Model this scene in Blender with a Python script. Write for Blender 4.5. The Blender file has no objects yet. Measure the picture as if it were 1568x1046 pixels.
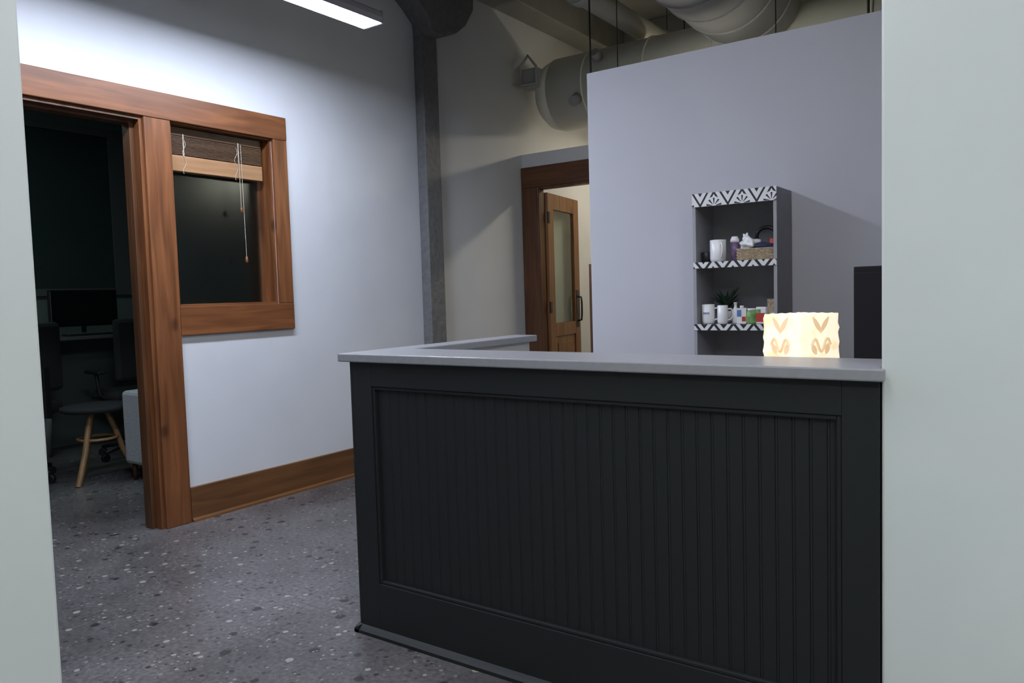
import bpy, bmesh, math, random
from mathutils import Vector, Matrix
random.seed(7)
sc=bpy.context.scene
sc.view_settings.view_transform='Standard'
sc.view_settings.look='None'
col=sc.collection

# ------------------------------------------------------------ materials
def newmat(name):
    m=bpy.data.materials.new(name); m.use_nodes=True
    nt=m.node_tree; return m,nt,nt.nodes['Principled BSDF']
def plain(name,c,rough=0.5,metal=0.0,emit=None,es=0,noise=0.0,nscale=20,bump=0.0,spec=0.5):
    m,nt,b=newmat(name)
    b.inputs['Base Color'].default_value=(*c,1); b.inputs['Roughness'].default_value=rough
    b.inputs['Metallic'].default_value=metal; b.inputs['Specular IOR Level'].default_value=spec
    tc=nt.nodes.new('ShaderNodeTexCoord'); nz=nt.nodes.new('ShaderNodeTexNoise')
    nz.inputs['Scale'].default_value=nscale; nz.inputs['Detail'].default_value=5
    nt.links.new(tc.outputs['Object'],nz.inputs['Vector'])
    if noise>0:
        r=nt.nodes.new('ShaderNodeValToRGB')
        r.color_ramp.elements[0].position=.3; r.color_ramp.elements[1].position=.7
        r.color_ramp.elements[0].color=(*[max(0,x*(1-noise)) for x in c],1)
        r.color_ramp.elements[1].color=(*[min(1,x*(1+noise)) for x in c],1)
        nt.links.new(nz.outputs['Fac'],r.inputs['Fac']); nt.links.new(r.outputs['Color'],b.inputs['Base Color'])
    if bump>0:
        bp=nt.nodes.new('ShaderNodeBump'); bp.inputs['Strength'].default_value=bump; bp.inputs['Distance'].default_value=.01
        nt.links.new(nz.outputs['Fac'],bp.inputs['Height']); nt.links.new(bp.outputs['Normal'],b.inputs['Normal'])
    if emit:
        b.inputs['Emission Color'].default_value=(*emit,1); b.inputs['Emission Strength'].default_value=es
    return m
def wood(name,dark,light,axis,rough=0.4):
    m,nt,b=newmat(name)
    tc=nt.nodes.new('ShaderNodeTexCoord'); mp=nt.nodes.new('ShaderNodeMapping')
    s=[9,9,9]; s[axis]=.7; mp.inputs['Scale'].default_value=s
    nz=nt.nodes.new('ShaderNodeTexNoise'); nz.inputs['Scale'].default_value=3; nz.inputs['Detail'].default_value=8; nz.inputs['Distortion'].default_value=.6
    r=nt.nodes.new('ShaderNodeValToRGB'); r.color_ramp.elements[0].position=.33; r.color_ramp.elements[1].position=.68
    r.color_ramp.elements[0].color=(*dark,1); r.color_ramp.elements[1].color=(*light,1)
    nt.links.new(tc.outputs['Object'],mp.inputs['Vector']); nt.links.new(mp.outputs['Vector'],nz.inputs['Vector'])
    nt.links.new(nz.outputs['Fac'],r.inputs['Fac'])
    vo=nt.nodes.new('ShaderNodeTexVoronoi'); vo.inputs['Scale'].default_value=.9
    mp2=nt.nodes.new('ShaderNodeMapping'); s2=[4,4,4]; s2[axis]=2.2; mp2.inputs['Scale'].default_value=s2
    nt.links.new(tc.outputs['Object'],mp2.inputs['Vector']); nt.links.new(mp2.outputs['Vector'],vo.inputs['Vector'])
    r2=nt.nodes.new('ShaderNodeValToRGB'); r2.color_ramp.elements[0].position=.04; r2.color_ramp.elements[1].position=.1
    r2.color_ramp.elements[0].color=(.35,.3,.3,1); r2.color_ramp.elements[1].color=(1,1,1,1)
    nt.links.new(vo.outputs['Distance'],r2.inputs['Fac'])
    mx=nt.nodes.new('ShaderNodeMixRGB'); mx.blend_type='MULTIPLY'; mx.inputs[0].default_value=.8
    nt.links.new(r.outputs['Color'],mx.inputs[1]); nt.links.new(r2.outputs['Color'],mx.inputs[2])
    nt.links.new(mx.outputs[0],b.inputs['Base Color'])
    b.inputs['Roughness'].default_value=rough
    return m

M={}
M['wall']=plain('white_wall_paint',(.61,.62,.66),.75,noise=.03,nscale=3,bump=.12,spec=.2)
M['nearwall']=plain('near_wall_paint',(.63,.665,.655),.8,noise=.02,nscale=4,bump=.08,spec=.2)
M['part']=plain('partition_paint',(.50,.50,.55),.8,noise=.02,nscale=3,bump=.06,spec=.2)
M['backwall']=plain('back_room_paint',(.62,.59,.49),.8,noise=.04,nscale=3,spec=.2)
M['column']=plain('column_paint',(.15,.15,.155),.6,noise=.15,nscale=25,bump=1.0)
M['conc']=plain('ceiling_concrete',(.28,.28,.265),.85,noise=.15,nscale=4,bump=.3)
M['beam']=plain('beam_paint',(.25,.25,.24),.7,noise=.1,nscale=6,bump=.3)
M['dark']=plain('charcoal_paint',(.0135,.0155,.0165),.55,noise=.05,nscale=40,bump=.02,spec=.35)
M['top']=plain('laminate_gray',(.27,.27,.29),.35,noise=.05,nscale=60)
M['inner']=plain('counter_inner_white',(.62,.6,.56),.6)
M['wz']=wood('stained_wood_vertical',(.11,.036,.011),(.22,.080,.027),2)
M['wy']=wood('stained_wood_horizontal',(.11,.036,.011),(.22,.080,.027),1)
M['wx']=wood('stained_wood_cross',(.075,.028,.010),(.14,.055,.022),0)
M['wdoor']=wood('door_wood',(.12,.046,.016),(.24,.105,.038),2)
M['wdk']=wood('dark_casing_wood',(.06,.024,.01),(.13,.052,.022),2)
M['base']=wood('baseboard_wood',(.10,.042,.014),(.17,.072,.024),1)
M['blind']=wood('blind_wood',(.28,.145,.065),(.38,.21,.11),1)
M['blindd']=wood('blind_slat_wood',(.08,.042,.023),(.13,.07,.036),1)
M['black']=plain('black_plastic',(.012,.012,.014),.45)
M['cab']=plain('cabinet_black',(.022,.020,.024),.75,spec=.2)
M['blackm']=plain('black_metal',(.02,.02,.022),.35,metal=.6)
M['white']=plain('white_ceramic',(.8,.8,.82),.25)
M['cord']=plain('cord_beige',(.42,.37,.30),.8)
M['gray']=plain('bookcase_gray',(.34,.34,.37),.55,noise=.05)
M['grayd']=plain('bookcase_back',(.25,.25,.27),.6,noise=.05)
M['duct']=plain('duct_paint',(.68,.67,.60),.45,noise=.05,nscale=5)
M['ductg']=plain('duct_gray_paint',(.36,.36,.36),.5,noise=.05,nscale=5)
M['fab']=plain('light_upholstery',(.40,.40,.42),.9,noise=.1,nscale=80,bump=.3)
M['fabd']=plain('dark_upholstery',(.010,.011,.013),.85,noise=.1,nscale=80,bump=.3)
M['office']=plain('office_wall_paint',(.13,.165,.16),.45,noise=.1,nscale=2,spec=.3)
M['desk']=plain('office_desk',(.10,.105,.11),.4)
M['oak']=wood('oak_leg',(.22,.12,.05),(.32,.19,.09),2)
M['screen']=plain('screen_glass',(.006,.007,.008),.12)
M['nightglass']=plain('night_glass',(.03,.045,.045),.35)
M['steel']=plain('steel',(.4,.4,.42),.3,metal=.9)
M['housing']=plain('lamp_housing',(.26,.26,.30),.45)
M['cool']=plain('led_diffuser',(.9,.9,.95),.5,emit=(.76,.84,1.0),es=80)
M['hall']=plain('added_hall_fill_glow',(.9,.9,.9),.5,emit=(.93,.98,.97),es=39)
M['recep']=plain('added_reception_fill_glow',(.9,.9,.9),.5,emit=(.93,.94,1.0),es=31)
M['warm']=plain('warm_diffuser',(.9,.9,.8),.5,emit=(1,.89,.66),es=42)
M['tube']=plain('added_duct_fill_glow',(.9,.9,.8),.5,emit=(1,.97,.78),es=32)
M['dimw']=plain('added_office_fill_glow',(.9,.9,.9),.5,emit=(.75,.98,.95),es=26)
M['leaf']=plain('leaf_green',(.03,.07,.04),.5,noise=.3)
M['wick']=plain('wicker',(.42,.33,.22),.8,noise=.3,nscale=90,bump=.6)
M['purple']=plain('tumbler_purple',(.16,.10,.20),.35,noise=.5,nscale=60)
M['red']=plain('red_print',(.45,.05,.03),.5)
M['green']=plain('green_print',(.18,.36,.12),.4,noise=.5,nscale=50)
M['blue']=plain('blue_print',(.1,.2,.45),.5)
M['navy']=plain('navy_cloth',(.02,.025,.07),.8)

def floor_mat():
    m,nt,b=newmat('polished_concrete')
    N=nt.nodes.new; Lk=nt.links.new
    tc=N('ShaderNodeTexCoord')
    n1=N('ShaderNodeTexNoise'); n1.inputs['Scale'].default_value=1.7; n1.inputs['Detail'].default_value=10; n1.inputs['Roughness'].default_value=.6
    n2=N('ShaderNodeTexNoise'); n2.inputs['Scale'].default_value=55; n2.inputs['Detail'].default_value=6
    Lk(tc.outputs['Object'],n1.inputs['Vector']); Lk(tc.outputs['Object'],n2.inputs['Vector'])
    r1=N('ShaderNodeValToRGB'); r1.color_ramp.elements[0].position=.34; r1.color_ramp.elements[1].position=.68
    r1.color_ramp.elements[0].color=(.066,.061,.063,1); r1.color_ramp.elements[1].color=(.136,.128,.131,1)
    Lk(n1.outputs['Fac'],r1.inputs['Fac'])
    r2=N('ShaderNodeValToRGB'); r2.color_ramp.elements[0].position=.3; r2.color_ramp.elements[1].position=.7
    r2.color_ramp.elements[0].color=(.6,.6,.6,1); r2.color_ramp.elements[1].color=(1.4,1.4,1.4,1)
    Lk(n2.outputs['Fac'],r2.inputs['Fac'])
    mx=N('ShaderNodeMixRGB'); mx.blend_type='MULTIPLY'; mx.inputs[0].default_value=.9
    Lk(r1.outputs['Color'],mx.inputs[1]); Lk(r2.outputs['Color'],mx.inputs[2])
    prev=mx.outputs[0]
    for sc_,th,colr,off in ((17,.26,(.018,.016,.018,1),0),(38,.28,(.028,.026,.028,1),2.7),(22,.22,(.33,.31,.28,1),5.3),(46,.24,(.25,.24,.22,1),7.7),(8,.10,(.010,.009,.010,1),9.1)):
        mp=N('ShaderNodeMapping'); mp.inputs['Location'].default_value=(off,off,0)
        v=N('ShaderNodeTexVoronoi'); v.inputs['Scale'].default_value=sc_; v.inputs['Randomness'].default_value=1
        Lk(tc.outputs['Object'],mp.inputs['Vector']); Lk(mp.outputs['Vector'],v.inputs['Vector'])
        sep=N('ShaderNodeSeparateColor'); Lk(v.outputs['Color'],sep.inputs[0])
        g=N('ShaderNodeMath'); g.operation='GREATER_THAN'; g.inputs[1].default_value=.6; Lk(sep.outputs[0],g.inputs[0])
        l=N('ShaderNodeMath'); l.operation='MULTIPLY'; l.inputs[1].default_value=th*1.4; Lk(sep.outputs[1],l.inputs[0])
        c=N('ShaderNodeMath'); c.operation='LESS_THAN'; Lk(v.outputs['Distance'],c.inputs[0]); Lk(l.outputs[0],c.inputs[1])
        a=N('ShaderNodeMath'); a.operation='MULTIPLY'; Lk(g.outputs[0],a.inputs[0]); Lk(c.outputs[0],a.inputs[1])
        a2=N('ShaderNodeMath'); a2.operation='MULTIPLY'; a2.inputs[1].default_value=.82; Lk(a.outputs[0],a2.inputs[0])
        k=N('ShaderNodeMixRGB'); Lk(a2.outputs[0],k.inputs[0]); Lk(prev,k.inputs[1]); k.inputs[2].default_value=colr
        prev=k.outputs[0]
    Lk(prev,b.inputs['Base Color'])
    b.inputs['Roughness'].default_value=.30; b.inputs['Specular IOR Level'].default_value=.4
    return m
M['floor']=floor_mat()

def glass_mat(name,tint=(.8,.85,.85),mix=.12,rough=.03):
    m=bpy.data.materials.new(name); m.use_nodes=True; nt=m.node_tree
    nt.nodes.remove(nt.nodes['Principled BSDF']); o=nt.nodes['Material Output']
    t=nt.nodes.new('ShaderNodeBsdfTransparent'); t.inputs[0].default_value=(*tint,1)
    g=nt.nodes.new('ShaderNodeBsdfGlossy'); g.inputs['Roughness'].default_value=rough
    mx=nt.nodes.new('ShaderNodeMixShader'); mx.inputs[0].default_value=mix
    nt.links.new(t.outputs[0],mx.inputs[1]); nt.links.new(g.outputs[0],mx.inputs[2]); nt.links.new(mx.outputs[0],o.inputs[0])
    return m
M['glass']=glass_mat('window_glass',(.66,.72,.72),.06,.22)
M['dglass']=glass_mat('door_glass',(.85,.88,.85),.12,.05)

def deco_mat(name,kind):
    m,nt,b=newmat(name); N=nt.nodes.new; Lk=nt.links.new
    tc=N('ShaderNodeTexCoord'); sp=N('ShaderNodeSeparateXYZ'); Lk(tc.outputs['Object'],sp.inputs[0])
    def mth(op,a,bv=None,c=None):
        n=N('ShaderNodeMath'); n.operation=op
        for i,v in enumerate((a,bv,c)):
            if v is None: continue
            if isinstance(v,(int,float)): n.inputs[i].default_value=v
            else: Lk(v,n.inputs[i])
        return n.outputs[0]
    P=.12 if kind=='fan' else .085
    xx=mth('SUBTRACT',mth('FLOORED_MODULO',mth('ADD',sp.outputs['X'],.03),P),P/2)
    ax=mth('ABSOLUTE',xx)
    if kind=='fan':
        z=mth('SUBTRACT',sp.outputs['Z'],1.546)
        rr=mth('SQRT',mth('ADD',mth('MULTIPLY',xx,xx),mth('MULTIPLY',z,z)))
        an=mth('ARCTAN2',xx,z)
        spoke=mth('GREATER_THAN',mth('SINE',mth('ADD',mth('MULTIPLY',an,9),1.57)),.45)
        inr=mth('MULTIPLY',mth('LESS_THAN',rr,.033),mth('GREATER_THAN',rr,.008))
        di=mth('ADD',ax,mth('MULTIPLY',z,.6))
        dg=mth('MULTIPLY',mth('GREATER_THAN',mth('SINE',mth('MULTIPLY',di,230)),.45),mth('GREATER_THAN',rr,.038))
        f=mth('MAXIMUM',mth('MULTIPLY',spoke,inr),dg)
    else:
        z=mth('SUBTRACT',sp.outputs['Z'],1.0)
        f=mth('GREATER_THAN',mth('SINE',mth('MULTIPLY',mth('ADD',ax,mth('MULTIPLY',z,.8)),200)),.2)
    r=N('ShaderNodeMixRGB'); r.inputs[1].default_value=(.75,.75,.78,1); r.inputs[2].default_value=(.02,.02,.025,1)
    Lk(f,r.inputs[0]); Lk(r.outputs[0],b.inputs['Base Color']); b.inputs['Roughness'].default_value=.5
    return m
M['fan']=deco_mat('deco_fan_trim','fan'); M['zig']=deco_mat('deco_stripe_trim','zig')

def paper_mat():
    m,nt,b=newmat('lantern_paper'); N=nt.nodes.new; Lk=nt.links.new
    tc=N('ShaderNodeTexCoord'); nz=N('ShaderNodeTexNoise'); nz.inputs['Scale'].default_value=22; nz.inputs['Detail'].default_value=3
    Lk(tc.outputs['Object'],nz.inputs['Vector'])
    r=N('ShaderNodeValToRGB'); r.color_ramp.elements[0].position=.36; r.color_ramp.elements[1].position=.52
    r.color_ramp.elements[0].color=(1,.70,.40,1); r.color_ramp.elements[1].color=(1,.88,.68,1)
    Lk(nz.outputs['Fac'],r.inputs['Fac']); Lk(r.outputs['Color'],b.inputs['Emission Color'])
    b.inputs['Emission Strength'].default_value=1.0; b.inputs['Base Color'].default_value=(.5,.42,.3,1)
    return m
M['paper']=paper_mat()
M['pap2']=plain('lantern_applique',(.5,.38,.26),.8,emit=(1,.68,.40),es=.66)

# ------------------------------------------------------------ geometry helpers
def fin(me,name,mat,parent,smooth=False,bevel=0):
    o=bpy.data.objects.new(name,me); col.objects.link(o)
    if mat: me.materials.append(M[mat] if isinstance(mat,str) else mat)
    if smooth:
        for p in me.polygons: p.use_smooth=True
    if bevel>0:
        md=o.modifiers.new('bev','BEVEL'); md.width=bevel; md.segments=2; md.limit_method='ANGLE'; md.angle_limit=.6
    if parent: o.parent=parent
    return o
def group(name,loc=(0,0,0),rz=0):
    e=bpy.data.objects.new(name,None); e.location=loc; e.rotation_euler=(0,0,rz); e.empty_display_size=.1; col.objects.link(e); return e
def boxes(name,L,mat,parent=None,bevel=0):
    bm=bmesh.new()
    for (x0,x1,y0,y1,z0,z1) in L:
        r=bmesh.ops.create_cube(bm,size=1)
        for v in r['verts']:
            v.co=Vector(((x0+x1)/2+v.co.x*(x1-x0),(y0+y1)/2+v.co.y*(y1-y0),(z0+z1)/2+v.co.z*(z1-z0)))
    me=bpy.data.meshes.new(name); bm.to_mesh(me); bm.free(); return fin(me,name,mat,parent,bevel=bevel)
def box(name,x0,x1,y0,y1,z0,z1,mat,parent=None,bevel=0): return boxes(name,[(x0,x1,y0,y1,z0,z1)],mat,parent,bevel)
def cyl(name,p0,p1,r,mat,parent=None,r2=None,seg=24,smooth=True):
    p0=Vector(p0);p1=Vector(p1); d=p1-p0
    bm=bmesh.new(); bmesh.ops.create_cone(bm,cap_ends=True,segments=seg,radius1=r,radius2=r if r2 is None else r2,depth=d.length)
    q=d.to_track_quat('Z','Y').to_matrix().to_4x4(); q.translation=(p0+p1)/2
    bm.transform(q)
    me=bpy.data.meshes.new(name); bm.to_mesh(me); bm.free()
    o=fin(me,name,mat,parent)
    if smooth:
        for p in me.polygons: p.use_smooth=len(p.vertices)==4
    return o
def lathe(name,prof,c,mat,parent=None,seg=28):
    bm=bmesh.new(); rings=[]
    for r,z in prof:
        rings.append([bm.verts.new((c[0]+r*math.cos(2*math.pi*i/seg),c[1]+r*math.sin(2*math.pi*i/seg),c[2]+z)) for i in range(seg)])
    for a,b in zip(rings,rings[1:]):
        for i in range(seg): bm.faces.new((a[i],a[(i+1)%seg],b[(i+1)%seg],b[i]))
    if prof[0][0]>1e-3: bm.faces.new(list(reversed(rings[0])))
    if prof[-1][0]>1e-3: bm.faces.new(rings[-1])
    bmesh.ops.remove_doubles(bm,verts=bm.verts,dist=1e-5)
    me=bpy.data.meshes.new(name); bm.to_mesh(me); bm.free(); return fin(me,name,mat,parent,smooth=True)
def tube(name,pts,r,mat,parent=None,cyclic=False,res=3):
    cu=bpy.data.curves.new(name,'CURVE'); cu.dimensions='3D'; cu.bevel_depth=r; cu.bevel_resolution=res; cu.use_fill_caps=True
    s=cu.splines.new('POLY'); s.points.add(len(pts)-1)
    for p,q in zip(s.points,pts): p.co=(*q,1)
    s.use_cyclic_u=cyclic
    t=bpy.data.objects.new(name+'_c',cu); col.objects.link(t)
    dg=bpy.context.evaluated_depsgraph_get(); me=bpy.data.meshes.new_from_object(t.evaluated_get(dg))
    bpy.data.objects.remove(t); me.name=name
    me.materials.clear(); return fin(me,name,mat,parent,smooth=True)
def prism(name,poly,axis,a0,a1,mat,parent=None,bevel=0):
    bm=bmesh.new(); oth=[i for i in range(3) if i!=axis]
    def mk(p,a):
        v=[0,0,0]; v[oth[0]]=p[0]; v[oth[1]]=p[1]; v[axis]=a; return bm.verts.new(v)
    A=[mk(p,a0) for p in poly]; B=[mk(p,a1) for p in poly]; n=len(poly)
    bm.faces.new(A); bm.faces.new(list(reversed(B)))
    for i in range(n): bm.faces.new((A[i],B[i],B[(i+1)%n],A[(i+1)%n]))
    bmesh.ops.recalc_face_normals(bm,faces=bm.faces)
    me=bpy.data.meshes.new(name); bm.to_mesh(me); bm.free(); return fin(me,name,mat,parent,bevel=bevel)

# ------------------------------------------------------------ room shell
XL=-3.88; XB=-4.0; HC=3.9
box('floor',-7.3,3.2,-3.2,9.2,-.1,0,'floor')
box('ceiling',-7.3,3.2,-3.2,9.2,HC,HC+.1,'conc')
boxes('wall_left',[(XB,XL,-3,1.34,0,HC),(XB,XL,1.34,2.24,2.175,HC),(XB,XL,2.24,2.39,0,HC),(XB,XL,2.39,3.05,0,1.185),(XB,XL,2.39,3.05,2.18,HC),(XB,XL,3.05,9,0,HC)],'wall')
box('wall_back',-4.0,3,8.2,8.35,0,HC,'backwall')
box('wall_right',3,3.15,-3,8.3,0,HC,'nearwall')
box('wall_rear',-4.0,3,-3.15,-3,0,HC,'nearwall')
box('wall_foreground_right',-.315,3,1.905,2.06,0,HC,'nearwall',bevel=.006)
box('wall_foreground_left',-1.86,-1.735,-3,.752,0,HC,'nearwall',bevel=.006)
box('wall_partition',-1.89,3,3.4,3.52,0,2.272,'part',bevel=.003)
boxes('wall_doorway',[(-3.88,-3.70,5.76,5.82,0,2.43),(-3.70,-2.80,5.76,5.82,2.13,2.43),(-2.80,3,5.76,5.82,0,2.43)],'wall')
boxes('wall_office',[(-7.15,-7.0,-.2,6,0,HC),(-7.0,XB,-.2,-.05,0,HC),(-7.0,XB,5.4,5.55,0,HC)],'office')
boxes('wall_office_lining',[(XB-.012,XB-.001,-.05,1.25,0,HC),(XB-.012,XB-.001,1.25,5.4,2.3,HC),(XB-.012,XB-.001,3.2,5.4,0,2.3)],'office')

g=group('column')
box('shaft',XL,-3.793,4.37,4.54,0,3.3,'column',g,bevel=.008)
prism('capital',[(4.375,3.12),(4.535,3.12),(4.56,3.16),(4.66,3.17),(4.78,3.26),(4.88,3.40),(4.90,3.60),(4.0,3.60),(4.01,3.45),(4.10,3.38),(4.26,3.28),(4.36,3.20)],0,XL,-3.70,'column',g,bevel=.006)
g=group('ceiling_beam')
boxes('beam_wall',[(XL,-3.62,2.6,8.2,3.60,HC)],'beam',g,bevel=.01)
boxes('beam_cross',[(-3.8,3,4.2,4.5,3.66,HC)],'beam',g,bevel=.01)
boxes('beam_cross_far',[(-3.62,3,7.3,7.6,3.5,HC)],'beam',g,bevel=.01)

g=group('door_1')
boxes('casing_vertical',[(XL,XL+.022,2.24,2.387,0,2.175),(XL,XL+.022,1.19,1.34,0,2.175)],'wz',g,bevel=.004)
box('casing_head',XL,XL+.024,1.17,3.152,2.176,2.315,'wy',g,bevel=.004)
boxes('jamb',[(XB-.02,XL+.004,2.222,2.24,0,2.176),(XB-.02,XL+.004,1.34,1.358,0,2.176)],'wz',g,bevel=.002)
boxes('stop',[(XB-.0,XL-.05,2.200,2.222,0,2.158),(XB+.0,XL-.05,1.358,1.37,0,2.158)],'wdk',g,bevel=.002)
box('jamb_head',XB-.02,XL+.004,1.358,2.222,2.157,2.176,'wdk',g)
box('stop_head',XB,XL-.05,1.37,2.2,2.143,2.157,'wdk',g)
boxes('back_casing',[(XB-.03,XB-.012,2.24,2.34,0,2.25)],'wdk',g)
g=group('window_1')
box('casing_right',XL,XL+.022,3.05,3.152,1.185,2.176,'wz',g,bevel=.004)
box('casing_sill',XL,XL+.023,2.388,3.152,1.026,1.185,'wy',g,bevel=.004)
boxes('sash_frame',[(XB-.02,XL,2.39,2.402,1.185,2.18),(XB-.02,XL,3.038,3.05,1.185,2.18),],'wz',g,bevel=.001)
boxes('sash_rails',[(XB-.02,XL,2.402,3.038,1.185,1.197),(XB-.02,XL,2.402,3.038,2.168,2.18)],'wy',g,bevel=.001)
boxes('stops',[(XB-.01,XB+.02,3.015,3.038,1.197,2.168),(XB-.01,XB+.02,2.402,2.42,1.197,2.168)],'wdk',g)
box('glass',XB+.004,XB+.008,2.41,3.03,1.19,2.175,'glass',g)
g=group('window_blind')
box('headrail',XB+.03,XB+.07,2.42,3.012,2.12,2.165,'blindd',g,bevel=.002)
boxes('slats',[(XB+.028,XB+.072,2.42,3.012,2.018+i*.0072,2.018+i*.0072+.004) for i in range(14)],'blindd',g)
boxes('cord_ladder',[(XB+.073,XB+.075,yy-.003,yy+.003,1.93,2.13) for yy in (2.5,2.85)],'cord',g)
box('bottom_rail',XB+.026,XB+.076,2.418,3.014,1.925,2.012,'blind',g,bevel=.004)
tube('pull_cord',[(XB+.085,2.86,2.12),(XB+.085,2.862,1.8),(XB+.085,2.865,1.47)],.0016,'cord',g)
tube('pull_cord_short',[(XB+.085,2.845,2.12),(XB+.085,2.845,1.76)],.0016,'cord',g)
for nm,yy,zz in (('tassel',2.865,1.47),('tassel_short',2.845,1.76)):
    lathe(nm,[(.0001,-.04),(.009,-.033),(.007,-.008),(.002,0)],(XB+.085,yy,zz),'wdoor',g)
for yy in (2.5,2.83):
    tube('cord_loop',[(XB+.078,yy+.010*math.sin(t*.7),2.1-.011*t) for t in range(18)],.0014,'cord',g)

g=group('baseboard_left')
box('board',XL,XL+.02,2.39,5.73,0,.19,'base',g,bevel=.003)
prism('shoe',[(XL+.02,0),(XL+.036,0),(XL+.033,.012),(XL+.02,.02)],1,2.39,5.73,'base',g)
box('baseboard_near',XL,XL+.02,-3,1.188,0,.19,'base',None,bevel=.003)

g=group('trim_doorway')
boxes('casing',[(-3.875,-3.70,5.735,5.76,0,2.13),(-2.80,-2.64,5.735,5.76,0,2.13)],'wdk',g,bevel=.004)
box('head',-3.875,-2.62,5.733,5.76,2.131,2.31,'wx',g,bevel=.004)
boxes('jamb',[(-3.715,-3.695,5.74,5.82,0,2.12),(-2.82,-2.80,5.74,5.82,0,2.12),(-3.70,-2.80,5.74,5.82,2.11,2.13)],'wdk',g)
g=group('door_2',(-3.695,5.845,0),math.radians(9.3))
W=.76
boxes('stiles',[(-.02,.02,0,.13,.01,2.09),(-.02,.02,W-.13,W,.01,2.09)],'wdoor',g,bevel=.003)
boxes('rails',[(-.02,.02,.13,W-.13,1.95,2.09),(-.02,.02,.13,W-.13,.80,.92),(-.02,.02,.13,W-.13,.01,.22)],'wdoor',g,bevel=.003)
box('panel',-.008,.008,.13,W-.13,.22,.80,'wdoor',g)
box('panel_raise',-.014,.014,.19,W-.19,.28,.74,'wdoor',g,bevel=.005)
box('glass_pane',-.004,.004,.13,W-.13,.92,1.95,'dglass',g)
box('push_plate',.02,.024,W-.11,W-.04,.86,1.22,'black',g,bevel=.001)
tube('pull_handle',[(.022,W-.075,.92),(.06,W-.075,.93),(.065,W-.075,1.0),(.065,W-.075,1.1),(.06,W-.075,1.15),(.022,W-.075,1.16)],.009,'blackm',g)
boxes('hinges',[(.018,.03,-.012,.03,z,z+.1) for z in (.28,1.02,1.82)],'blackm',g)
g=group('low_bookcase')
XA=-1.982
boxes('carcass',[(XA,XA+.022,3.54,3.86,0,1.345),(-1.30,-1.278,3.54,3.86,0,1.345),(XA+.022,-1.30,3.54,3.86,1.32,1.345),(XA+.022,-1.30,3.54,3.56,0,1.32),(XA+.022,-1.30,3.56,3.86,.05,.075),(XA+.022,-1.30,3.56,3.86,.48,.5),(XA+.022,-1.30,3.56,3.86,.9,.92)],'wdk',g,bevel=.002)

# ------------------------------------------------------------ reception counter
g=group('reception_counter')
X0,X1,YF=-2.03,-.318,1.90
boxes('front_frame',[(X0,-1.94,YF,YF+.03,.02,.978),(-.40,X1,YF,YF+.03,.02,.978),(-1.94,-.40,YF,YF+.03,.893,.978),(-1.94,-.40,YF,YF+.03,.02,.19)],'dark',g,bevel=.002)
boxes('panel_moulding',[(-1.94,-1.928,YF+.004,YF+.02,.19,.893),(-.412,-.40,YF+.004,YF+.02,.19,.893),(-1.928,-.412,YF+.004,YF+.02,.881,.893),(-1.928,-.412,YF+.004,YF+.02,.19,.202)],'dark',g,bevel=.003)
prof=[]; x=-1.945; yb=YF+.016
while x<-.41:
    prof+=[(x,yb),(x+.0325,yb),(x+.0337,yb+.0022),(x+.035,yb+.0004),(x+.0372,yb),(x+.0394,yb+.0004),(x+.0405,yb+.0018)]
    x+=.041
prof.append((-.39,yb))
bm=bmesh.new()
A=[bm.verts.new((p[0],p[1],.18)) for p in prof]; B=[bm.verts.new((p[0],p[1],.90)) for p in prof]
for i in range(len(A)-1): bm.faces.new((A[i],A[i+1],B[i+1],B[i]))
me=bpy.data.meshes.new('beadboard'); bm.to_mesh(me); bm.free(); fin(me,'beadboard','dark',g)
box('front_core',X0+.005,X1,YF+.028,YF+.11,0,.978,'dark',g)
box('front_inner_skin',-1.99,X1,YF+.11,YF+.12,0,.978,'inner',g)
prism('base_moulding',[(YF-.022,0),(YF-.022,.012),(YF-.012,.02),(YF,.026),(YF+.02,.026),(YF+.02,0)],0,X0-.022,X1,'dark',g)
prism('base_moulding_side',[(X0-.022,0),(X0-.022,.012),(X0-.012,.02),(X0,.026),(X0,0)],1,YF-.022,2.98,'dark',g)
boxes('wing_wall',[(X0,X0+.035,YF+.03,2.97,0,.978)],'dark',g)
boxes('wing_frame',[(X0-.012,X0,YF,1.99,.02,.978),(X0-.012,X0,2.88,2.97,.02,.978),(X0-.012,X0,1.99,2.88,.893,.978),(X0-.012,X0,1.99,2.88,.02,.19)],'dark',g,bevel=.002)
box('wing_inner_skin',X0+.035,X0+.05,YF+.12,2.96,0,.978,'inner',g)
prism('countertop',[(-2.08,1.878),(-.305,1.878),(-.305,1.9),(-.318,1.9),(-.318,2.145),(-1.955,2.145),(-1.955,2.99),(-2.08,2.99)],2,.978,1.007,'top',g,bevel=.004)
box('worktop',-1.975,-.32,2.025,2.68,.735,.762,'top',g,bevel=.003)
boxes('worktop_legs',[(-.42,-.36,2.6,2.66,0,.735),(-1.9,-1.84,2.6,2.66,0,.735)],'dark',g)

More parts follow.
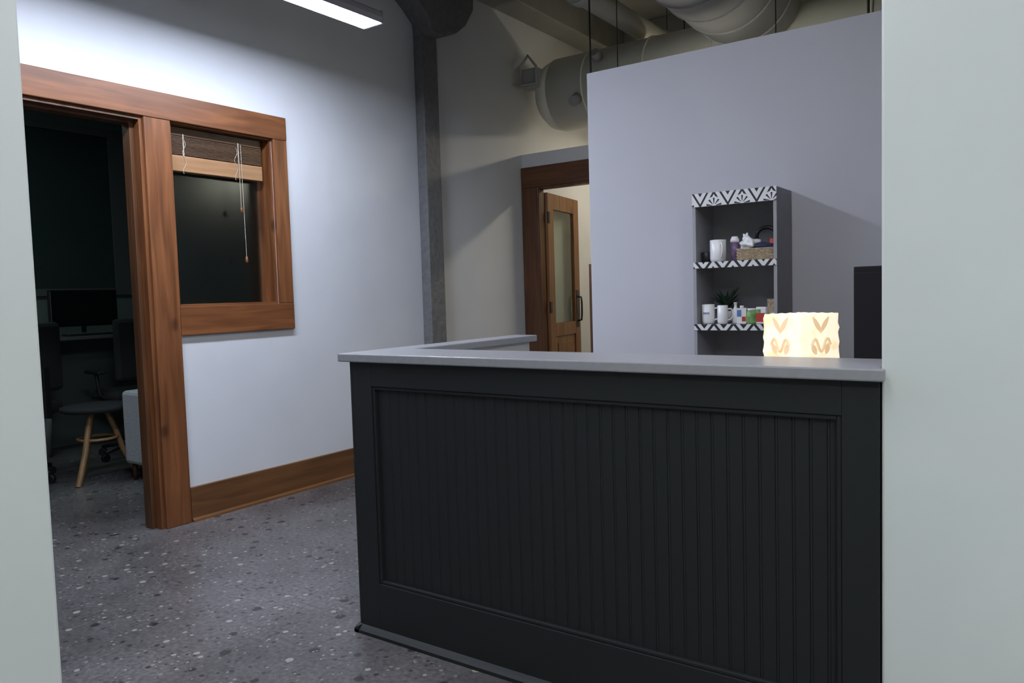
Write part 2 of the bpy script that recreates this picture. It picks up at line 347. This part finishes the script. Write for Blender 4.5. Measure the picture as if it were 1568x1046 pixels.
g=group('paper_lantern_lamp',(-.585,2.265,.762),math.radians(45+14))
s=.0715; H=.358
def lantern_shell():
    bm=bmesh.new(); n=14; rows=26; R=[]
    for j in range(rows+1):
        z=.012+(H-.012)*j/rows; ring=[]
        for k in range(4):
            a0=Vector(((1,1),(-1,1),(-1,-1),(1,-1))[k]); a1=Vector(((1,1),(-1,1),(-1,-1),(1,-1))[(k+1)%4])
            for i in range(n):
                p=a0.lerp(a1,i/n)*(s*(1.04-.06*j/rows))
                w=1+.016*math.sin(z*150+k*1.3)+.010*math.sin(z*260+i)
                ring.append(bm.verts.new((p.x*w,p.y*w,z+.001*math.sin(i*1.9+k)*(j==rows))))
        R.append(ring)
    for a,b in zip(R,R[1:]):
        m=len(a)
        for i in range(m): bm.faces.new((a[i],a[(i+1)%m],b[(i+1)%m],b[i]))
    me=bpy.data.meshes.new('shade'); bm.to_mesh(me); bm.free(); return fin(me,'shade','paper',g,smooth=True)
lantern_shell()
box('base_plate',-.075,.075,-.075,.075,0,.014,'wdoor',g,bevel=.003)
def petal(name,T,c,ang,L,wd,g):
    bm=bmesh.new(); n=8; Lf=[];Rt=[]
    for i in range(n+1):
        t=i/n; w=wd*math.sin(math.pi*t)**.7 if 0<t<1 else .0004
        px=c[0]+math.sin(ang)*L*t; pz=c[1]+math.cos(ang)*L*t
        Lf.append(bm.verts.new(T(px-math.cos(ang)*w,pz+math.sin(ang)*w))); Rt.append(bm.verts.new(T(px+math.cos(ang)*w,pz-math.sin(ang)*w)))
    for i in range(n): bm.faces.new((Lf[i],Rt[i],Rt[i+1],Lf[i+1]))
    me=bpy.data.meshes.new(name); bm.to_mesh(me); bm.free(); o=fin(me,name,'pap2',g)
    md=o.modifiers.new('s','SOLIDIFY'); md.thickness=.002
for k in range(4):
    a=k*math.pi/2
    def T(u,v,a=a):
        d=s*1.0+.004; return (d*math.cos(a)-u*math.sin(a), d*math.sin(a)+u*math.cos(a), v)
    petal('leaf_left',T,(.003,.305),-.62,.056,.0075,g)
    petal('leaf_right',T,(-.003,.305),.62,.056,.0075,g)
    # looping vine scrolls below the V leaves
    tube('vine_scroll',[T(-.034+.068*t/16,.272+.018*math.sin(t/16*math.pi*3)) for t in range(17)],.0042,'pap2',g,res=1)
    petal('leaf_low_left',T,(-.016,.246),-.5,.034,.009,g)
    petal('leaf_low_right',T,(.018,.246),.35,.034,.009,g)
cyl('bulb',(0,0,.22),(0,0,.29),.02,plain('bulb_glow',(1,.8,.5),.5,emit=(1,.66,.34),es=50),g)

# ------------------------------------------------------------ bookcase + contents
g=group('bookcase')
bx0,bx1,by0,by1,bt=-1.267,-.911,3.18,3.398,1.602
boxes('sides',[(bx0,bx0+.014,by0,by1,0,bt),(bx1-.014,bx1,by0,by1,0,bt)],'gray',g,bevel=.001)
box('top_board',bx0+.014,bx1-.014,by0,by1,bt-.016,bt,'gray',g)
box('back_panel',bx0+.014,bx1-.014,by1-.008,by1,0,bt-.016,'grayd',g)
box('header_trim',bx0,bx1,by0-.004,by0,1.546,bt,'fan',g)
for i,z in enumerate((.25,.515,.77,1.021,1.286)):
    box('shelf',bx0+.014,bx1-.014,by0,by1-.008,z,z+.024,'gray',g)
    box('shelf_trim',bx0+.002,bx1-.002,by0-.003,by0,z-.001,z+.025,'zig',g)
box('plinth',bx0+.014,bx1-.014,by0+.01,by0+.02,0,.07,'gray',g)
S1,S2=1.311,1.046
def mug(x,y,z,r,h,ha=0,mat='white',name='coffee_mug'):
    g=group(name,(x,y,z),ha)
    lathe('body',[(r*.8,0),(r*.92,.003),(r,.012),(r,h),(r-.003,h+.001),(r-.004,h-.002),(r-.004,.008),(.0001,.006)],(0,0,0),mat,g)
    tube('handle',[(r-.002,0,h*.8),(r+.012,0,h*.82),(r+.02,0,h*.68),(r+.021,0,h*.45),(r+.013,0,h*.25),(r-.002,0,h*.2)],.0038,mat,g)
    return g
mug(-1.172,3.225,S1,.034,.092,-.9)
g2=mug(-1.219,3.225,S2,.027,.083,.1)
boxes('printed_text',[(-.014+i*.007,-.010+i*.007,-.0279,-.0262,.042,.050) for i in range(4)],'blue',g2)
lathe('small_black_cup',[(.016,0),(.021,.004),(.022,.042),(.019,.044),(.018,.006),(.0001,.005)],(-1.228,3.235,S1),'black')
g=group('travel_tumbler',(-1.106,3.245,S1))
lathe('body',[(.012,0),(.016,.003),(.018,.08),(.0001,.08)],(0,0,0),'purple',g)
lathe('lid',[(.0185,.08),(.0185,.09),(.012,.104),(.0001,.105)],(0,0,0),'white',g)
g=group('wicker_basket',(-1.003,3.255,S1))
for k in range(8):
    z=.004+k*.006; pts=[]
    for t in range(48):
        u_=t/48*4; q=int(u_); ff=u_-q
        c=((-.078,-.055),(.074,-.055),(.074,.055),(-.078,.055)); a=c[q]; b=c[(q+1)%4]
        w=.0018*(1 if (t+k)%2 else -1); px=a[0]+(b[0]-a[0])*ff; py=a[1]+(b[1]-a[1])*ff
        n=Vector((px,py)).normalized()*w
        pts.append((px+n.x,py+n.y,z))
    tube('weave',pts,.0034,'wick',g,cyclic=True,res=1)
box('bottom',-.075,.071,-.052,.052,0,.004,'wick',g)
def lump(name,c,s,mat,par,seed=0,amp=.25):
    random.seed(seed); bm=bmesh.new(); bmesh.ops.create_icosphere(bm,subdivisions=3,radius=1)
    ph=[random.uniform(0,6) for _ in range(6)]
    for v in bm.verts:
        k=1+amp*(math.sin(4*v.co.x+ph[0])*math.sin(5*v.co.y+ph[1])+.5*math.sin(7*v.co.z+ph[2]+3*v.co.x))
        v.co=Vector((c[0]+v.co.x*s[0]*k,c[1]+v.co.y*s[1]*k,c[2]+v.co.z*s[2]*k))
    me=bpy.data.meshes.new(name); bm.to_mesh(me); bm.free(); return fin(me,name,mat,par,smooth=True)
lump('crumpled_cloth',(-.038,-.02,.066),(.038,.03,.026),'white',g,3,.3)
lump('crumpled_cloth_peak',(-.052,-.015,.094),(.014,.012,.020),'white',g,5,.3)
lump('navy_pouch',(.02,-.02,.055),(.045,.03,.017),'navy',g,4,.2)
tube('headband',[(.022+.042*math.cos(t/20*2*math.pi),.02,.098+.038*math.sin(t/20*2*math.pi)) for t in range(20)],.008,'blackm',g,cyclic=True)
cyl('jar_red',(.06,-.02,.03),(.06,-.02,.085),.013,'red',g)
g=group('potted_succulent',(-1.168,3.31,S2))
lathe('pot',[(.018,0),(.026,.01),(.028,.05),(.024,.052),(.022,.04),(.0001,.04)],(0,0,0),'white',g)
for i in range(26):
    a=i*2.4; L=.078+.03*random.random(); el=.45+.7*random.random()
    bm=bmesh.new(); pts=[]
    for k in range(5):
        t=k/4; w=.009*math.sin(math.pi*min(1,.2+t*.8)); rr=min(L,.07)*t*math.cos(el*(1-.4*t)); z=.065+L*t*math.sin(el)
        c=Vector((math.cos(a)*rr,math.sin(a)*rr,z)); sd=Vector((-math.sin(a),math.cos(a),0))*w
        pts.append((bm.verts.new(c-sd),bm.verts.new(c+Vector((0,0,-.002))),bm.verts.new(c+sd)))
    for p,q in zip(pts,pts[1:]):
        bm.faces.new((p[0],p[1],q[1],q[0])); bm.faces.new((p[1],p[2],q[2],q[1]))
    me=bpy.data.meshes.new('leaf'); bm.to_mesh(me); bm.free(); fin(me,'leaf','leaf',g,smooth=True)
mug(-1.152,3.215,S2,.022,.078,.4)
lathe('glass_bottle',[(.012,0),(.015,.004),(.015,.055),(.006,.07),(.006,.085),(.008,.086),(.008,.09),(.0001,.09)],(-1.106,3.245,S2),'white')
g=group('snack_box',(-1.072,3.225,S2),.15)
box('carton',-.020,.020,-.014,.014,0,.066,'white',g,bevel=.001); box('print_blue',-.018,.0,-.0148,-.014,.03,.058,'blue',g); box('print_red',.002,.018,-.0148,-.014,.01,.03,'red',g)
cyl('cap',(0,0,.066),(0,0,.076),.008,'white',g)
g=group('spice_jar',(-1.031,3.225,S2))
lathe('jar',[(.018,0),(.020,.004),(.020,.048),(.016,.054),(.0001,.054)],(0,0,0),'green',g); cyl('lid',(0,0,.054),(0,0,.064),.017,'white',g)
g=group('snack_packet',(-.985,3.215,S2),-.1)
box('pack',-.022,.022,-.012,.012,0,.07,'white',g,bevel=.004); box('label',-.021,.021,-.013,-.012,.008,.045,'red',g); box('label_green',-.021,.0,-.0132,-.013,.045,.06,'green',g)
mug(-.967,3.32,S2,.026,.1,2.2,'wick')
lathe('small_white_cup',[(.014,0),(.017,.004),(.019,.045),(.017,.045),(.015,.006),(.0001,.006)],(-.940,3.235,S2),'white')

g=group('storage_cabinet')
box('body',-.592,.02,3.02,3.395,.03,1.262,'cab',g,bevel=.004)
boxes('doors',[(-.588,-.288,3.0,3.018,.06,1.24),(-.284,.016,3.0,3.018,.06,1.24)],'cab',g,bevel=.003)
boxes('feet',[(-.58,-.54,3.03,3.07,0,.03),(-.03,.01,3.03,3.07,0,.03),(-.58,-.54,3.34,3.38,0,.03),(-.03,.01,3.34,3.38,0,.03)],'blackm',g)
tube('handle',[(-.31,2.998,.7),(-.31,2.975,.71),(-.31,2.975,.83),(-.31,2.998,.84)],.005,'steel',g)

# ------------------------------------------------------------ light fixtures
def linear_pendant(x0,x1,y0,y1,z,mat,name='linear_pendant_light',alongx=False):
    g=group(name)
    if not alongx:
        xc=(x0+x1)/2
        box('diffuser',x0+.004,x1-.004,y0+.01,y1-.01,z,z+.012,mat,g)
        prism('housing',[(x0,z+.001),(x0+.0035,z+.001),(x0+.0035,z+.013),(x1-.0035,z+.013),(x1-.0035,z+.001),(x1,z+.001),(x1+.004,z+.03),(x1-.004,z+.06),(x1-.045,z+.085),(x0+.045,z+.085),(x0+.004,z+.06),(x0-.004,z+.03)],1,y0,y1,'housing',g)
        boxes('end_caps',[(x0-.004,x1+.004,y0-.014,y0+.008,z-.002,z+.07),(x0-.004,x1+.004,y1-.008,y1+.014,z-.002,z+.07)],'housing',g,bevel=.006)
        for yy in (y0+.3,y1-.3): cyl('suspension',(xc,yy,z+.08),(xc,yy,HC),.003,'blackm',g,seg=8)
    else:
        yc=(y0+y1)/2
        box('diffuser',x0+.01,x1-.01,y0,y1,z,z+.03,mat,g,bevel=.005)
        box('housing',x0,x1,y0-.006,y1+.006,z+.031,z+.085,'housing',g,bevel=.004)
        for xx in (x0+.3,x1-.3): cyl('suspension',(xx,yc,z+.08),(xx,yc,HC),.003,'blackm',g,seg=8)
    return g
linear_pendant(-3.165,-3.02,.72,3.16,2.70,'cool')
linear_pendant(-.95,-.81,.3,2.3,2.85,'recep')  # added pendant out of view, there to light the partition
linear_pendant(-3.3,-1.9,6.9,7.04,2.75,'warm',alongx=True)
linear_pendant(-5.6,-5.46,1.2,2.4,2.9,'dimw')  # added dim fixture out of view, brightens the dark office
g=group('added_hall_fill_panel',(1.3,-.3,2.80))  # added ceiling panel out of view, brightens the near walls
box('diffuser',-.6,.6,-.3,.3,0,.02,'hall',g)
boxes('frame',[(-.64,.64,-.34,-.3,-.01,.06),(-.64,.64,.3,.34,-.01,.06),(-.64,-.6,-.3,.3,-.01,.06),(.6,.64,-.3,.3,-.01,.06),(-.6,.6,-.3,.3,.021,.06)],'housing',g)
for sx in (-.5,.5):
    cyl('suspension',(sx,0,.06),(sx,0,1.1),.003,'blackm',g,seg=8)
g=group('added_duct_fill_strip',(-1.80,4.55,2.36))  # added tube hidden behind the partition to light the duct
cyl('tube',(-.55,0,0),(.55,0,0),.022,'tube',g,seg=12)
box('channel',-.57,.57,-.025,.025,.03,.06,'housing',g)
boxes('sockets',[(-.58,-.55,-.02,.02,-.03,.04),(.55,.58,-.02,.02,-.03,.04)],'housing',g)
for sx in (-.5,.5): cyl('suspension',(sx,0,.05),(sx,0,1.54),.003,'blackm',g,seg=8)

# ------------------------------------------------------------ ducts and pipes overhead
g=group('air_duct')
yc,zc,R=5.95,2.93,.31
def lathe_x(name,prof,x0,y,z,mat,par,seg=40):
    o=lathe(name,prof,(0,0,0),mat,par,seg)
    o.data.transform(Matrix.Translation((x0,y,z))@Matrix.Rotation(math.pi/2,4,'Y')); return o
lathe_x('elbow_cap',[(.0001,0),(.12,.01),(.22,.04),(.28,.1),(R,.2)],-3.74,yc,zc,'duct',g)
cyl('main_run',(-3.54,yc,zc),(1.5,yc,zc),R,'duct',g,seg=48)
for k in range(9):
    cyl('seam',(-3.2+k*.55,yc,zc),(-3.185+k*.55,yc,zc),R+.008,'duct',g,seg=48)
cyl('diffuser_tap',(-3.25,yc-.27,zc-.12),(-3.25,yc-.34,zc-.16),.045,'grayd',g)
cyl('diffuser_tap_top',(-3.05,yc-.27,zc+.16),(-3.05,yc-.33,zc+.2),.04,'grayd',g)
boxes('damper_box',[(-3.76,-3.60,5.62,5.74,2.96,3.12)],'ductg',g,bevel=.01)
tube('damper_bracket',[(-3.76,5.60,2.98),(-3.60,5.60,2.98),(-3.60,5.60,3.12),(-3.68,5.60,3.22),(-3.76,5.60,3.14)],.012,'ductg',g,cyclic=True)
g=group('round_duct')
cyl('run',(-1.775,3.7,3.23),(-1.775,5.62,3.23),.35,'ductg',g,seg=48)
for k in range(6): cyl('seam',(-1.775,3.9+k*.3,3.23),(-1.775,3.915+k*.3,3.23),.358,'ductg',g,seg=48)
cyl('drop',(-1.775,3.6,3.23),(-1.775,3.7,3.23),.25,'ductg',g,seg=48,r2=.35)
g=group('overhead_pipe')
cyl('pipe',(-2.80,2.2,3.35),(-2.80,7.2,3.35),.085,'ductg',g)
for yy in (3.0,4.9,6.4): cyl('coupling',(-2.80,yy,3.35),(-2.80,yy+.1,3.35),.1,'ductg',g)
for yy in (3.2,5.3,6.9): cyl('hanger',(-2.80,yy,3.43),(-2.80,yy,HC),.006,'blackm',g,seg=8)
g=group('hanging_cable')
cyl('cable',(-2.47,4.5,2.1),(-2.47,4.5,HC),.006,'black',g,seg=8)
cyl('socket',(-2.47,4.5,2.04),(-2.47,4.5,2.12),.018,'black',g,seg=16)
g=group('hanging_rod'); cyl('rod',(-.95,5.3,2.4),(-.95,5.3,HC),.008,'black',g,seg=8)
box('clevis',-.97,-.93,5.28,5.32,2.36,2.42,'black',g)

# ------------------------------------------------------------ office contents
def office_chair(loc,rz):
    g=group('office_chair',loc,rz)
    box('seat',-.24,.24,-.23,.24,.46,.54,'fabd',g,bevel=.03)
    box('backrest',-.22,.22,.20,.27,.62,1.10,'fabd',g,bevel=.03)
    boxes('back_bracket',[(-.03,.03,.27,.30,.45,.8)],'black',g,bevel=.005)
    cyl('gas_lift',(0,0,.1),(0,0,.46),.028,'blackm',g)
    for k in range(5):
        a=k*2*math.pi/5+.3; c,s_=math.cos(a),math.sin(a)
        cyl('star_leg',(0,0,.12),(.28*c,.28*s_,.07),.022,'black',g,r2=.015,seg=10)
        cyl('caster',(.28*c-.015*s_,.28*s_+.015*c,.03),(.28*c+.015*s_,.28*s_-.015*c,.03),.03,'black',g,seg=14)
    for sx in (-1,1):
        tube('armrest_post',[(sx*.22,.05,.48),(sx*.27,.05,.52),(sx*.28,.03,.68)],.014,'black',g)
        box('arm_pad',sx*.28-.03,sx*.28+.03,-.12,.14,.68,.705,'black',g,bevel=.01)
office_chair((-6.02,3.27,0),math.radians(-95))
office_chair((-5.85,2.30,0),math.radians(-60))
g=group('standing_desk')
box('top',-6.97,-6.40,2.3,3.9,.935,.965,'desk',g,bevel=.004)
boxes('legs',[(-6.72,-6.65,2.4,2.47,.04,.935),(-6.72,-6.65,3.73,3.8,.04,.935)],'steel',g)
boxes('feet',[(-6.95,-6.42,2.39,2.48,0,.04),(-6.95,-6.42,3.72,3.81,0,.04)],'steel',g)
g=group('computer_monitor',(-6.62,3.22,.965),0)
box('panel',0,.03,-.27,.27,.08,.37,'screen',g,bevel=.005)
box('bezel',-.006,.02,-.276,.276,.074,.376,'black',g,bevel=.004)
cyl('neck',(-.01,0,.01),(-.01,0,.15),.018,'black',g); cyl('foot',(0,0,0),(0,0,.012),.1,'black',g)
g=group('keyboard',(-6.48,3.2,.965)); box('body',-.06,.06,-.2,.2,0,.018,'black',g,bevel=.004)
boxes('keys',[(-.05+i*.022,-.034+i*.022,-.19+j*.026,-.17+j*.026,.018,.023) for i in range(4) for j in range(15)],'desk',g)
g=group('desk_phone',(-6.55,2.76,.965)); box('body',-.08,.08,-.09,.09,0,.03,'white',g,bevel=.008); box('handset',-.09,.09,-.09,-.04,.03,.055,'black',g,bevel=.01)
g=group('low_side_table',(-5.42,2.68,0),.3)
lathe('top',[(.02,.475),(.20,.48),(.225,.495),(.222,.515),(.20,.522),(.0001,.524)],(0,0,0),'fabd',g)
for k in range(3):
    a=k*2*math.pi/3+.75; c,s_=math.cos(a),math.sin(a)
    tube('leg',[(.06*c,.06*s_,.478),(.11*c,.11*s_,.34),(.15*c,.15*s_,.2),(.24*c,.24*s_,.0)],.019,'oak',g)
tube('stretcher',[(.125*math.cos(t*math.pi/8),.125*math.sin(t*math.pi/8),.29) for t in range(16)],.010,'oak',g,cyclic=True)
g=group('armchair',(-4.9,3.07,0))
box('seat',-.28,.28,-.2,.3,.14,.42,'fab',g,bevel=.03)
boxes('arms',[(-.3,.3,-.33,-.2,.12,.62),(-.3,.3,.3,.43,.12,.62)],'fab',g,bevel=.025)
box('back',-.34,-.2,-.2,.3,.14,.64,'fab',g,bevel=.03)
for sx in (-.26,.26):
    for sy in (-.28,.38): cyl('leg',(sx,sy,.13),(sx,sy,0),.018,'wdk',g,r2=.012,seg=12)
g=group('floor_lamp',(-6.3,2.05,0))
cyl('base',(0,0,0),(0,0,.025),.13,'black',g); cyl('pole',(0,0,.02),(0,0,1.5),.01,'blackm',g,seg=12)
tube('arc',[(0,.4*(1-math.cos(t*.2)),1.5+.18*math.sin(t*.2)) for t in range(9)],.008,'blackm',g)
cyl('shade',(0,.41,1.62),(0,.43,1.5),.035,'black',g,r2=.09)
g=group('waste_bin',(-6.65,2.8,0)); lathe('bin',[(.1,0),(.12,.3),(.115,.3),(.096,.01),(.0001,.01)],(0,0,0),'grayd',g)
g=group('window_2')
box('pane',-6.998,-6.99,2.55,3.72,1.35,2.72,'nightglass',g)
boxes('frame',[(-6.998,-6.97,2.5,2.56,1.3,2.78),(-6.998,-6.97,3.70,3.86,1.3,2.78),(-6.998,-6.97,2.56,3.70,2.71,2.78),(-6.998,-6.97,2.56,3.70,1.3,1.36)],'desk',g)

# ------------------------------------------------------------ world + camera
w=bpy.data.worlds.new('world'); sc.world=w; w.use_nodes=True
w.node_tree.nodes['Background'].inputs[0].default_value=(.5,.55,.65,1); w.node_tree.nodes['Background'].inputs[1].default_value=.02

yaw,pitch,roll=0.6120274,0.0615876,-0.0297604
f=Vector((-math.sin(yaw)*math.cos(pitch),math.cos(yaw)*math.cos(pitch),-math.sin(pitch)))
r0=Vector((math.cos(yaw),math.sin(yaw),0)); u0=r0.cross(f)
r=math.cos(roll)*r0+math.sin(roll)*u0; u=-math.sin(roll)*r0+math.cos(roll)*u0
cd=bpy.data.cameras.new('camera'); cd.sensor_width=36; cd.lens=36*1179.2/1568; cd.clip_start=.05
co=bpy.data.objects.new('camera',cd); col.objects.link(co)
co.matrix_world=Matrix(((r.x,u.x,-f.x,0),(r.y,u.y,-f.y,0),(r.z,u.z,-f.z,1.2),(0,0,0,1)))
sc.camera=co
